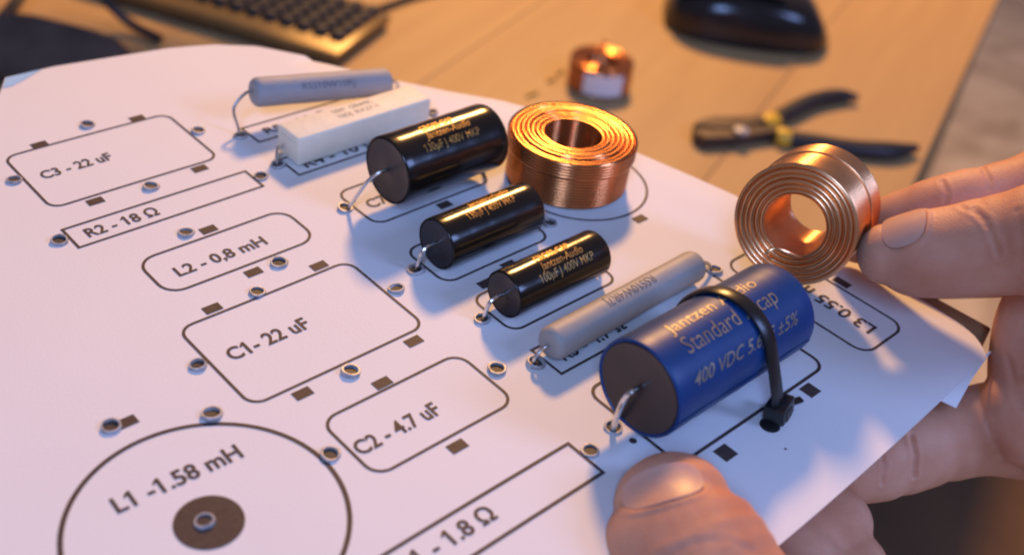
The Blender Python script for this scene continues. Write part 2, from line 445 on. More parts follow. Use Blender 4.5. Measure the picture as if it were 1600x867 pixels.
for (u, v) in [(-1.792, 3.83), (-.757, 3.835), (-.72, 2.66), (-1.80, 2.655), (-1.18, 1.72), (-1.191, .955), (-.67, .715), (-1.739, .715), (-.628, -.58), (-1.721, -.575), (-1.151, -.835), (-1.124, -1.72), (-2.93, -.10), (.905, .85), (1.0, 1.66), (2.424, -.393), (.766, -.24), (.40, -.33)]:
    block(u, v)
block(1.716, -2.971, .14, .135); block(.532, -2.996, .15, .14); block(3.28, -2.25, .1, .17); block(.8, .55, .155, .1)
b = bmesh.new(); bmesh.ops.create_circle(b, cap_ends=True, segments=48, radius=.237)
xform(b, Matrix.Translation((-2.942, -1.2645, 0))); obj('printed_disc', drape(b), 'ink', paper, smooth=False)
for (x, y, r) in ((989, 688, .032), (1228, 700, .011)):
    p = at(x, y); b = bmesh.new(); bmesh.ops.create_circle(b, cap_ends=True, segments=20, radius=r)
    xform(b, Matrix.Translation((p.x, p.y, 0))); obj('printed_dot', drape(b), 'ink', paper, smooth=False)

b = bmesh.new(); bmesh.ops.create_circle(b, cap_ends=True, segments=28, radius=.085); xform(b, Matrix.Translation((1.08, -3.02, 0)))
obj('drilled_hole', drape(b, .003), 'hole', board, smooth=False)
EYE = [(-1.243, 3.942), (-.364, 3.296), (-2.247, 3.352), (-1.268, 2.608), (-.302, 2.222), (-2.334, 2.247), (-1.373, 1.776), (-.94, .939), (-.049, 3.0), (-.047, 2.318), (-1.32, .692), (-2.201, .154), (-3.041, -.085), (-2.398, -.384), (-1.276, -.589), (-1.933, -1.236), (-2.964, -1.245), (.054, 1.323), (-.001, .178), (-.313, .058), (.031, -.695), (1.569, .037), (-.298, -1.249), (.023, -1.378), (.001, -2.284), (-.335, -2.355), (1.995, 2.365), (2.37, -1.40)]
def eyelet_mesh():
    bm = bmesh.new(); ro, ri, h = .080, .062, .026
    # hexagonal collar with chamfered top and round bore
    seg = 24; rings = []
    def hexr(a): return ro*(1+.04*math.sin(a*3+1)+.02*math.sin(a*7))
    for (rf, z) in ((1.0, -.01), (1.0, h*.7), (.93, h), (None, h), (None, -.09)):
        rings.append([bm.verts.new((math.cos(2*PI*k/seg)*(hexr(2*PI*k/seg)*rf if rf else ri), math.sin(2*PI*k/seg)*(hexr(2*PI*k/seg)*rf if rf else ri), z)) for k in range(seg)])
    for A, B in zip(rings, rings[1:]):
        for k in range(seg): bm.faces.new((A[k], A[(k+1) % seg], B[(k+1) % seg], B[k]))
    return bm
e0 = b0 = None
for (u, v) in EYE:
    rz = random.random()
    if e0 is None:
        e0 = obj('eyelet', eyelet_mesh(), 'steel', board, angle=25); e = e0
        b = bmesh.new(); bmesh.ops.create_circle(b, cap_ends=True, segments=20, radius=.057); xform(b, Matrix.Translation((0, 0, .004)))
        b0 = obj('bore', b, 'bore', e0, smooth=False)
    else:
        e = e0.copy(); C.objects.link(e); bb = b0.copy(); C.objects.link(bb); bb.parent = e
    k = random.uniform(.88, 1.04)
    e.location = Vector((u, v, zp(u, v)+.004))*S; e.rotation_euler = (random.uniform(-.13, .13), random.uniform(-.13, .13), rz*6); e.scale = (k, k, random.uniform(.7, 1.2))

# ================================================================== COMPONENTS
def wrap(bm, uc, vc, zc, r, ang0, lift=.004, flip=False):
    """wrap flat lettering (x along the axis, y up) round a cylinder along u; ang0 = angle of the baseline from the top toward the viewer"""
    for w_ in bm.verts:
        x, y = w_.co.x, w_.co.y
        a = ang0-y/r
        rr = r+lift
        w_.co = Vector((uc+x, vc-rr*math.sin(a), zc+rr*math.cos(a)))
    return bm
def capacitor(name, label_, group, ua, ub, vc, zc, r, film, resin, hole0, hole1, lead_r=.018, lip=.016):
    t = thing(name, label_, 'capacitor', ((ua+ub)/2, vc, 0), group)
    L = ub-ua; bm = bmesh.new()
    prof = [(.03, r*.90), (.010, r*.935), (0, r*.965), (.004, r*.99), (.02, r)]
    n = 14
    for k in range(1, n): prof.append((.02+(L-.04)*k/n, r*(1+.004*math.sin(k*2.1))))
    prof += [(L-.02, r), (L-.004, r*.985), (L, r*.955), (L-.01, r*.92), (L-.03, r*.90)]
    lathe(bm, prof, (ua, vc, zc), (1, 0, 0), 72)
    body = part('body', bm, film, t, angle=60)
    for s, u in ((0, ua), (1, ub)):
        bm = bmesh.new(); sg = 1 if s == 0 else -1
        lathe(bm, [(sg*.014, 0), (sg*.004, r*.05), (sg*.012, r*.16), (sg*.014, r*.3), (sg*.016, r*.48), (sg*.015, r*.66), (sg*.011, r*.82), (sg*.006, r*.915), (sg*.03, r*.93)], (u, vc, zc), (1, 0, 0), 56)
        for v in bm.verts: v.co.x += .004*math.sin(v.co.y*13+3+vc*5)*math.sin(v.co.z*11+vc)
        part('end_seal', bm, resin, t, angle=70)
    bm = bmesh.new(); rows = []                          # overlapping edge of the wrapped film
    for k in range(5):
        a = math.radians(96+k*1.6); rr = r+.006
        rows.append([bm.verts.new((u_, vc-rr*math.sin(a), zc+rr*math.cos(a))) for u_ in (ua+.02, ub-.02)])
    for A, B in zip(rows, rows[1:]): bm.faces.new((A[0], A[1], B[1], B[0]))
    part('wrap_seam', bm, film, t)
    for u, sg, h in ((ua, -1, hole0), (ub, 1, hole1)):
        p0 = Vector((u-sg*.03, vc, zc)); p1 = p0+Vector((sg*.10, 0, .012)); hz = Vector((h[0], h[1], zp(*h)-.05))
        P = catmull([p0, p1, p1.lerp(hz, .25)+Vector((sg*.05, 0, .03)), p1.lerp(hz, .7)+Vector((sg*.03, 0, .0)), hz], 6)
        part('lead', tube(bmesh.new(), P, lead_r, 10), 'tin', t)
    return t
GC = 'black film capacitors in a row on the paper'
c7 = capacitor('film_capacitor', 'thickest black capacitor with gold lettering, beside the white ceramic block', GC, .347, 1.60, 1.083, .462, .335, 'black_film', 'black_resin', (.054, 1.323), (1.70, 1.2))
c8 = capacitor('film_capacitor', 'middle sized black capacitor between the thickest and the thinnest one, yellow glint along its top', GC, .185, 1.32, .14, .242, .245, 'black_film', 'black_resin', (-.001, .178), (1.569, .037))
c9 = capacitor('film_capacitor', 'thinnest black capacitor with gold lettering, next to the long grey resistor', GC, .215, 1.345, -.735, .222, .217, 'black_film', 'black_resin', (.031, -.695), (1.45, -.72))
cb = capacitor('film_capacitor', 'big blue capacitor strapped down with a black cable tie', None, -.02, 1.70, -2.432, .530, .402, 'blue_film', 'brown_resin', (.001, -2.284), (1.86, -2.3), .026)

def cap_text(t, rows, mat_, ua, vc, zc, r):
    for (txt, u, ang, width, height, bold, shear) in rows:
        bm = text_bm(txt, height, width, bold, shear); cut_rows(bm, .035)
        wrap(bm, ua+u, vc, zc, r, math.radians(ang))
        part('lettering', bm, mat_, t, smooth=False)
cap_text(c7, [('CROSS-CAP', .36, 6, .40, .072, .03, 0), ('Jantzen-Audio', .34, 25, .55, .075, .015, .35), ('130µF J 400V MKP', .26, 45, .68, .078, .002, 0)], 'gold_print', .347, 1.083, .462, .335)
cap_text(c8, [('CROSS-CAP', .40, -30, .40, .07, .03, 0), ('Jantzen-Audio', .38, -6, .50, .07, .015, .35), ('130µF J 400V MKP', .28, 26, .58, .072, .002, 0)], 'gold_print', .185, .14, .242, .245)
cap_text(c9, [('CROSS-CAP', .34, 4, .42, .07, .03, 0), ('Jantzen-Audio', .32, 30, .52, .075, .015, .35), ('100µF J 400V MKP', .26, 56, .66, .078, .002, 0)], 'gold_print', .215, -.735, .222, .217)
cap_text(cb, [('Jantzen Audio', .26, 0, 1.08, .115, .006, .12), ('Standard Z-cap', .26, 29, 1.12, .145, -.004, .08), ('400 VDC 5.6µF ±5%', .19, 62, 1.32, .10, .004, .45)], 'silver_print', -.02, -2.432, .530, .402)

# cable tie round the blue capacitor
tie = thing('cable_tie', 'black plastic cable tie looped over the blue capacitor', 'cable tie', (1.13, -2.9, 0))
vc, zc, r = -2.432, .530, .402+.022
P = []
for k in range(0, 19):
    a = math.radians(-105+k*(105+72)/18)             # from far side over the top toward the viewer
    u = .93+.13*k/18
    P.append(Vector((u, vc-r*math.sin(a), zc+r*math.cos(a))))
P = [Vector((.90, vc+r+.03, .0)), Vector((.915, vc+r+.02, .25))]+P+[Vector((1.10, -2.93, .40)), Vector((1.135, -2.99, .20)), Vector((1.15, -3.0, .09))]
P = catmull(P, 3)
bm = bmesh.new(); rows = []
for i, p in enumerate(P):
    d = (P[min(i+1, len(P)-1)]-P[max(0, i-1)]).normalized(); a = Vector((1, 0, 0)); a = (a-d*a.dot(d)).normalized(); n = d.cross(a).normalized()
    hw, th = .066, .020
    rows.append([bm.verts.new(p+a*x+n*y) for (x, y) in ((-hw, -th*.4), (-hw, th*.6), (-hw*.6, th), (hw*.6, th), (hw, th*.6), (hw, -th*.4), (hw*.6, -th), (-hw*.6, -th))])
for A, B in zip(rows, rows[1:]):
    for k in range(8): bm.faces.new((A[k], A[(k+1) % 8], B[(k+1) % 8], B[k]))
bm.faces.new(rows[0]); bm.faces.new(rows[-1][::-1])
part('strap', bm, 'tie', tie, angle=50)
hc = Vector((1.185, -3.0, .10))
bm = bx(-.125, .125, -.09, .09, -.08, .085, bev=.024)
xform(bm, Matrix.Translation(hc) @ Matrix.Rotation(.25, 4, 'Z') @ Matrix.Rotation(-.2, 4, 'X'))
head = part('head', bm, 'tie', tie)
bm = bx(-.055, .055, -.004, .004, -.045, .045); xform(bm, Matrix.Translation(hc+Vector((.01, -.094, .01))) @ Matrix.Rotation(.25, 4, 'Z') @ Matrix.Rotation(-.2, 4, 'X')); part('slot', bm, 'bore', tie, head, smooth=False)
bm = bx(-.05, .10, -.03, .03, -.012, .012, bev=.006); xform(bm, Matrix.Translation(hc+Vector((.16, -.02, .0))) @ Matrix.Rotation(-.25, 4, 'Z')); part('tail', bm, 'tie', tie)

# wire wound rod resistors
def rod_resistor(label_, A, B, r, material, text, ang, th, tl, hole0, hole1, mid0, flip=True):
    A = Vector(A); B = Vector(B); ax = (B-A).normalized(); L = (B-A).length
    t = thing('rod_resistor', label_, 'resistor', ((A+B)/2).to_tuple()[:2]+(0,))
    bm = bmesh.new(); n = 5; prof = [(0, 0)]
    prof += [(.07*(1-math.cos(PI/2*k/n)), (r-.0)*(.55+.45*math.sin(PI/2*k/n))) for k in range(n+1)]
    for k in range(1, 12): prof.append((.07+(L-.14)*k/12, r*(1+.008*math.sin(k*1.7))))
    prof += [(L-.07*(1-math.sin(PI/2*k/n)) if False else L-.07+.07*math.sin(PI/2*k/n), r*(.55+.45*math.cos(PI/2*k/n))) for k in range(n+1)]+[(L, 0)]
    lathe(bm, prof, A, ax, 48); part('body', bm, material, t, angle=60)
    # stamp
    side = Vector((ax.y, -ax.x, 0)).normalized(); up = side.cross(ax)*-1
    if up.z < 0: up = -up
    bm = text_bm(text, th, tl, .0); cut_rows(bm, .03)
    for w_ in bm.verts:
        x, y = w_.co.x, w_.co.y
        if flip: x = tl-x; y = th-y
        a = math.radians(ang)-y/r; s = L*.5-tl*.5+x
        w_.co = A+ax*s+(side*math.sin(a)+up*math.cos(a))*(r+.004)
    part('lettering', bm, 'grey_print', t, smooth=False)
    for (p, sg, h, mid) in ((A, -1, hole0, mid0), (B, 1, hole1, None)):
        hz = Vector((h[0], h[1], zp(*h)-.05)); p0 = p-ax*sg*.02; p1 = p+ax*sg*.07
        m1 = Vector(mid) if mid else p1.lerp(hz, .35)+ax*sg*.06
        part('lead', tube(bmesh.new(), catmull([p0, p1, m1, m1.lerp(hz, .6), hz], 6), .017, 10), 'tin', t)
    return t
rod_resistor('long grey rod resistor lying beside the big blue capacitor', (.115, -1.40, .165), (2.09, -1.36, .165), .150, 'ceramic_light', 'RSS10W4R7J', 24, .095, .62, (.023, -1.378), (2.37, -1.40), None)
fa = at(394, 145, .38); fb = at(607, 128, .21)
rod_resistor('bluish grey rod resistor propped up behind the white ceramic block', fa, fb, .155, 'ceramic_grey', 'RSS10W10RJ', 66, .07, .62, (-.049, 3.0), (1.95, 3.0), (fa.x-.22, fa.y+.0, .26), False)

# white cement resistor
cem = thing('cement_resistor', 'white rectangular ceramic resistor block between the grey rod and the thickest black capacitor', 'resistor', (.95, 2.43, 0))
u0, u1, v0, v1, z0, z1 = .10, 1.80, 2.175, 2.55, .012, .325
bm = bx(u0, u1, v0, v1, z0, z1, bev=.028, seg=3); cb_ = part('body', bm, 'ceramic_white', cem)
part('end_fill', bx(u0-.012, u0+.01, v0+.05, v1-.05, .05, z1-.06, bev=.01), 'ceramic_white', cem)
for (p0, h) in (((u0-.01, 2.43, .12), (-.047, 2.318)), ((u1+.0, 2.43, .14), (1.995, 2.365))):
    p0 = Vector(p0); hz = Vector((h[0], h[1], -.05)); sg = -1 if p0.x < 1 else 1
    part('lead', tube(bmesh.new(), catmull([p0, p0+Vector((sg*.06, 0, .01)), p0.lerp(hz, .55)+Vector((sg*.04, 0, .03)), hz], 6), .017, 10), 'tin', cem)
for (txt, uu, vv, h, wd) in (('10W', .70, 2.42, .07, .16), ('10ΩJ', .70, 2.31, .07, .16), ('CERAMIC', .92, 2.42, .07, .28), ('RX27-1', .92, 2.31, .07, .28)):
    bm = text_bm(txt, h, wd, .0)
    xform(bm, Matrix.Translation((uu, vv, z1+.002))); part('lettering', bm, 'grey_print', cem, smooth=False)

# ---- copper coils
def coil_profile(L, ro, ri, turns, wire, step_at=None, step=.0):
    """closed profile (axial, radius) with a bump for each turn"""
    pr = []; nr = max(3, int(round((ro-ri)/wire))); wa = L/turns; wr = (ro-ri)/nr; K = 6
    for i in range(turns):                        # outside, from far end to near end
        extra = step if (step_at and i >= step_at) else 0.0
        if step_at and i == step_at: pr.append((i*wa, ro-wire*.35))
        for k in range(K):
            a = PI*(k+.5)/K; pr.append((i*wa+wa*.5-wa*.5*math.cos(a), ro+extra-wa*.42+wa*.42*math.sin(a)))
    for i in range(nr):                           # near end face, outside to inside
        jit = random.uniform(-.012, .012)
        for k in range(K):
            a = PI*(k+.5)/K; pr.append((L-wr*.3+wr*.42*math.sin(a)+jit, ro-i*wr-wr*.5+wr*.5*math.cos(a)))
    for i in range(turns):
        for k in range(K):
            a = PI*(k+.5)/K; pr.append((L-i*wa-wa*.5+wa*.5*math.cos(a), ri+wa*.42-wa*.42*math.sin(a)))
    for i in range(nr):
        for k in range(K):
            a = PI*(k+.5)/K; pr.append((wr*.3-wr*.42*math.sin(a), ri+i*wr+wr*.5-wr*.5*math.cos(a)))
    return pr
def coil(label_, org, axis, L, ro, ri, turns, wire, material, tail, step_at=None, step=0.0, taper=0.0):
    t = thing('copper_coil', label_, 'coil', org)
    pr = coil_profile(L, ro, ri, turns, wire, step_at, step)
    if taper: pr = [(s, q+taper*(s/L-.5)) for s, q in pr]
    bm = bmesh.new(); lathe(bm, pr, org, axis, 112, closed=True)
    part('winding', bm, material, t, angle=50)
    for P in tail: part('wire_end', tube(bmesh.new(), catmull(P, 6), wire*.42, 10), material, t)
    return t
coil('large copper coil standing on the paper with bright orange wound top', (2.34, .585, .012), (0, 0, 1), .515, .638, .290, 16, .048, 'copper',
     [[Vector((2.34-.64, .585-.1, .10)), Vector((1.60, .44, .06)), Vector((1.58, .36, -.04))]], 11, .030)
# coil in the fingers
hf = dp(1241, 352, 9.80); ax_im = (-R2*.80-R0*.50+(-R1)*(-.30)).normalized()     # axis toward the viewer
LH = .80
hrear = hf-ax_im*LH
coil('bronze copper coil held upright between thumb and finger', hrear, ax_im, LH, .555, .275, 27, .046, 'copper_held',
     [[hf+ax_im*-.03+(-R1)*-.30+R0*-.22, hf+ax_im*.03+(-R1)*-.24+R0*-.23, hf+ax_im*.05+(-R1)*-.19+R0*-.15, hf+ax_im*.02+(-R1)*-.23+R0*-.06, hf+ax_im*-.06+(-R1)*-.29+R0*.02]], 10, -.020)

# ================================================================== THINGS ON THE DESK
# small coil with a paper label
p = at(940, 150, ZD); tsm = thing('copper_coil', 'small dark copper coil with white paper label, on the desk near the mouse', 'coil', p)
pr = coil_profile(.60, .70, .34, 12, .085)
bm = bmesh.new(); lathe(bm, pr, p+Vector((.3, .4, .02)), (0, 0, 1), 72, closed=True); part('winding', bm, 'copper', tsm, angle=80)
bm = bmesh.new(); cc = p+Vector((.3, .4, .02)); fd = math.atan2(-R2.y, -R2.x)+.12; g = []
for i in range(13):
    a = fd+(-.62+1.24*i/12)
    g.append([bm.verts.new(cc+Vector((.725*math.cos(a), .725*math.sin(a), z))) for z in (.07, .54)])
for A, B in zip(g, g[1:]): bm.faces.new((A[0], B[0], B[1], A[1]))
solid(bm, .01); part('paper_label', bm, 'label_white', tsm)
part('wire_end', tube(bmesh.new(), catmull([cc+Vector((-.2, -.3, .60)), cc+Vector((.0, -.1, .74)), cc+Vector((.25, .2, .80)), cc+Vector((.5, .45, .7))], 6), .05, 10), 'copper', tsm)
part('wire_end', tube(bmesh.new(), catmull([cc+Vector((-.45, -.25, .60)), cc+Vector((-.50, -.40, .70)), cc+Vector((-.45, -.58, .62))], 6), .06, 10), 'copper', tsm)
# clippings
for k, (x, y, wd) in enumerate(((832, 150, .16), (862, 128, .12), (876, 116, .10))):
    p = at(x, y, ZD); bm = tube(bmesh.new(), [p+Vector((-wd, .0, .045)), p+Vector((0, .05, .05)), p+Vector((wd, .02, .045))], .04, 8)
    t = obj('wire_clipping', bm, 'brass'); tag(t, ['bright yellow wire clipping on the desk nearest to the paper edge', 'yellow wire clipping between two others on the desk', 'tiny yellow wire clipping on the desk nearest to the small labelled coil'][k], 'clipping', 'yellow wire clippings on the desk')

# mouse
ma, mb_ = at(1040, 62, ZD), at(1296, 97, ZD); mx_ = (mb_-ma); ML = mx_.length*1.02; mx_.normalize(); my_ = Vector((-mx_.y, mx_.x, 0))
if my_.dot(R2) < 0: my_ = -my_
mouse = thing('computer_mouse', 'black computer mouse with shiny top on the wooden desk', 'mouse', ma)
def mouse_z(s, t):   # s along, t across (-1..1)
    prof = .78+.75*math.sin(min(1, max(0, s))*PI*.86)**1.1*(.6+.4*s)
    return prof
bm = bmesh.new(); rows = []; NS = 22; NT = 18; MW = 1.35
for i in range(NS+1):
    s = i/NS; edge = (1-(2*s-1)**6)**.35 if 0 < s < 1 else .45
    hw = MW*(.82+.18*math.sin(s*PI))*max(.45, edge); h = (.80+.50*math.sin(PI*(.15+.75*s)))*max(.45, edge)
    if s > .8: h *= 1-.55*((s-.8)/.2)**2
    row = []
    for j in range(NT+1):
        a = PI*j/NT; cx, sx = math.cos(a), math.sin(a)
        yy = hw*math.copysign(abs(cx)**.55, cx); zz = h*abs(sx)**.6
        row.append(bm.verts.new(ma+mx_*(s*ML)+my_*(yy+MW)+Vector((0, 0, .03+zz))))
    rows.append(row)
for A, B in zip(rows, rows[1:]):
    for j in range(NT): bm.faces.new((A[j], A[j+1], B[j+1], B[j]))
bm.faces.new(rows[0]); bm.faces.new(rows[-1][::-1])
bm.faces.new([r_[0] for r_ in rows]+[r_[-1] for r_ in rows][::-1])
mbody = part('body', bm, 'plastic_gloss', mouse, angle=60)
bm = bmesh.new(); rows = []
for i in range(13):
    s = .04+.62*i/12; edge = (1-(2*s-1)**6)**.35; hw = MW*(.82+.18*math.sin(s*PI))*edge*.80; h = (.80+.50*math.sin(PI*(.15+.75*s)))*edge
    rows.append([bm.verts.new(ma+mx_*(s*ML)+my_*(MW+hw*(-1+2*j/8))+Vector((0, 0, .10+h*(1.0-.06*(-1+2*j/8)**2)))) for j in range(9)])
for A, B in zip(rows, rows[1:]):
    for j in range(8): bm.faces.new((A[j], A[j+1], B[j+1], B[j]))
solid(bm, .05); part('button_plate', bm, 'plastic_black', mouse)
wc = ma+mx_*(.24*ML)+my_*MW+Vector((0, 0, 1.16)); bm = bmesh.new(); lathe(bm, [(-.13, .0), (-.13, .22), (-.08, .27), (.08, .27), (.13, .22), (.13, 0)], wc, my_, 28); part('scroll_wheel', bm, 'rubber', mouse)

# pliers
pl = thing('side_cutters', 'black handled side cutters with yellow collars lying open on the desk', 'pliers', at(1210, 210, ZD))
zl = ZD+.16
def P_(x, y, z=zl): return at(x, y, z)
def arm(pts, rr, name, material, flat=.8):
    return part(name, tube(bmesh.new(), catmull(pts, 6), catf(rr, 6), 14, flat=flat), material, pl)
arm([P_(1206, 190), P_(1232, 176), P_(1270, 158), P_(1312, 150), P_(1340, 153)], [.17, .20, .21, .19, .09], 'handle', 'rubber')
arm([P_(1232, 216), P_(1270, 222), P_(1330, 232), P_(1390, 236), P_(1432, 231)], [.19, .21, .22, .23, .10], 'handle', 'rubber')
arm([P_(1193, 196), P_(1202, 191), P_(1210, 187)], [.18, .22, .20], 'collar', 'yellow')
arm([P_(1212, 213), P_(1222, 214), P_(1234, 216)], [.20, .24, .21], 'collar', 'yellow')
for (o_, iy) in (((1078, 208), -1), ((1078, 216), 1)):
    if iy < 0: pts = [(1080, 207), (1092, 198), (1112, 194), (1150, 196), (1182, 192), (1198, 194), (1198, 200), (1182, 204), (1150, 212), (1110, 211)]
    else: pts = [(1080, 211), (1110, 213), (1150, 214), (1182, 206), (1198, 208), (1214, 210), (1214, 217), (1190, 218), (1150, 224), (1100, 228), (1084, 220)]
    bm = bmesh.new(); prism(bm, [at(x, y, ZD+.1)[:2] for x, y in pts], ZD+.02, ZD+(.30 if iy < 0 else .27))
    bmesh.ops.bevel(bm, geom=bm.edges[:], offset=.03, segments=2, affect='EDGES'); part('jaw', bm, 'dark_steel', pl)
bm = bmesh.new(); lathe(bm, [(0, .16), (.05, .16), (.07, .13), (.07, 0)], at(1158, 206, ZD+.30), (0, 0, 1), 24); part('pivot', bm, 'steel', pl)

# keyboard
kA, kB = at(526, 110, ZD), at(614, 50, ZD); kx = (at(345, 62, ZD)-kA); kx.z = 0; kx.normalize()
ky = (kB-kA).normalized(); kperp = ky-kx*ky.dot(kx); kperp.normalize(); kx = (kx + (kx-ky*kx.dot(ky)).normalized()).normalized(); ky = ky-kx*ky.dot(kx); ky.normalize(); kyl = 2.55; KL = 7.6
kb = thing('keyboard', 'black computer keyboard at the far edge of the desk behind the paper', 'keyboard', kA)
kb.rotation_euler = (0, 0, math.atan2(kx.y, kx.x))
sgn = 1 if Vector((-kx.y, kx.x, 0)).dot(ky) > 0 else -1
y0, y1 = (0, kyl) if sgn > 0 else (-kyl, 0)
obj('case', bx(0, KL, y0, y1, .10, .36, bev=.06), 'bezel', kb)
obj('base', bx(.06, KL-.06, y0+.06, y1-.06, 0, .12, bev=.03), 'plastic_black', kb)
b = bmesh.new(); box(b, -.18, .18, -.165, .165, 0, .17, bev=.0)
for v in b.verts:
    if v.co.z > .1: v.co.x *= .78; v.co.y *= .78
bmesh.ops.bevel(b, geom=b.edges[:], offset=.035, segments=1, affect='EDGES')
k0 = obj('key', b, 'key', kb)
first = True
for i in range(17):
    for j in range(5):
        o = k0 if first else k0.copy()
        if not first: C.objects.link(o)
        first = False
        o.location = Vector((.36+i*.42, sgn*(.74+j*.39), .36))*S
# monitor beyond the keyboard, unseen, added to shade the far left of the desk
mo = thing('blocker', 'added unseen dark monitor standing beyond the keyboard', 'blocker', (6.6, 21.2, ZD))
mo.rotation_euler = (0, 0, math.atan2(.66, -.75)+PI)
obj('blocker_panel', bx(-7, 7, -.35, .35, 7.4, 16.5, bev=.12), 'plastic_black', mo)
obj('stand', bx(-.8, .8, .36, .9, .3, 12, bev=.1), 'plastic_black', mo)
obj('foot', bx(-3, 3, -1.6, 2.4, 0, .3, bev=.1), 'plastic_black', mo)
# cables
tag(obj('black_cable', tube(bmesh.new(), catmull([at(548, 26, ZD+.15), at(600, 12, ZD+.08), at(660, -8, ZD+.08), at(760, -30, ZD+.08)], 8), .085, 10), 'rubber'), 'thin black cable leading away from the right end of the keyboard', 'cable', 'black cables on the desk')
tag(obj('black_cable', tube(bmesh.new(), catmull([at(150, -18, ZD+.9), at(175, 12, ZD+.5), at(208, 40, ZD+.2), at(250, 62, ZD+.12)], 8), .10, 10), 'rubber'), 'black cable hanging down to the left end of the keyboard', 'cable', 'black cables on the desk')
tag(obj('black_cable', tube(bmesh.new(), catmull([at(40, -20, ZD+.5), at(22, 8, ZD+.35), at(-5, 40, ZD+.2), at(-40, 80, ZD+.12)], 8), .13, 10), 'rubber'), 'thick black cable crossing the far left corner of the desk', 'cable', 'black cables on the desk')
# dark soft pouch at far left
p = at(60, 110, ZD); bm = bmesh.new(); bmesh.ops.create_uvsphere(bm, u_segments=32, v_segments=18, radius=1)
for v in bm.verts:
    c = v.co; v.co = Vector((c.x*1.9, c.y*1.0, max(-.55, c.z)*.62+.36))*1.0+Vector((0, 0, .06*math.sin(c.x*5)*math.cos(c.y*4)))
xform(bm, Matrix.Translation(p) @ Matrix.Rotation(math.atan2(R0.y, R0.x)-.05, 4, 'Z'))
t = obj('dark_pouch', bm, 'pouch'); tag(t, 'soft dark rounded pouch lying behind the far left corner of the paper', 'pouch')

# ================================================================== HANDS
def grow(chains, vox=.03, smooth=6):
    """one continuous skin from tapered chains: tubes with round ends fused by a voxel remesh"""
    bm = bmesh.new()
    for (pts, rad, flat, upv, creases) in chains:
        P = catmull(pts, 10); Rr = catf(rad, 10); n = len(P)
        for (i, dep, wdt) in creases:
            for k in range(n): Rr[k] *= 1-dep*math.exp(-((k/10-i)/wdt)**2)
        # round tip at the end of the chain
        d0 = (P[0]-P[1]).normalized(); d1 = (P[-1]-P[-2]).normalized()
        A = [P[0]+d0*Rr[0]*math.sin(a)*.8 for a in (1.45, 1.1, .75, .4)]; Ar = [Rr[0]*math.cos(a) for a in (1.45, 1.1, .75, .4)]
        Bp = [P[-1]+d1*Rr[-1]*math.sin(a)*.9 for a in (.3, .6, .9, 1.2, 1.45)]; Br = [Rr[-1]*math.cos(a) for a in (.3, .6, .9, 1.2, 1.45)]
        tube(bm, A+P+Bp, Ar+Rr+Br, 32, flat=flat, up=upv)
    bmesh.ops.recalc_face_normals(bm, faces=bm.faces)
    me = bpy.data.meshes.new('hand'); bm.to_mesh(me); bm.free()
    o = bpy.data.objects.new('hand', me); C.objects.link(o)
    md = o.modifiers.new('r', 'REMESH'); md.mode = 'VOXEL'; md.voxel_size = vox; md.adaptivity = 0
    ms = o.modifiers.new('s', 'SMOOTH'); ms.factor = .5; ms.iterations = smooth
    dg = bpy.context.evaluated_depsgraph_get(); m2 = bpy.data.meshes.new_from_object(o.evaluated_get(dg))
    bpy.data.objects.remove(o); bpy.data.meshes.remove(me)
    bm = bmesh.new(); bm.from_mesh(m2); bpy.data.meshes.remove(m2)
    return bm
from mathutils.bvhtree import BVHTree
def groove(bm, pix, depth, width):
    """press a skin crease along a line found on the skin by sighting along the listed view rays"""
    bm.normal_update(); bv = BVHTree.FromBMesh(bm); P = []
    for a, b in zip(pix, pix[1:]):
        for k in range(6):
            q = ray(a[0]+(b[0]-a[0])*k/6, a[1]+(b[1]-a[1])*k/6); h = bv.ray_cast(CAM, q.normalized())[0]
            if h is not None: P.append(h)
    if not P: return
    lo = [min(p[i] for p in P)-width*3 for i in range(3)]; hi = [max(p[i] for p in P)+width*3 for i in range(3)]
    for v in bm.verts:
        c = v.co
        if any(c[i] < lo[i] or c[i] > hi[i] for i in range(3)): continue
        d = min((c-p).length for p in P)
        if d < width*3: v.co = c-v.normal*(depth*math.exp(-(d/width)**2)-depth*.35*math.exp(-((d-width*2)/width)**2))
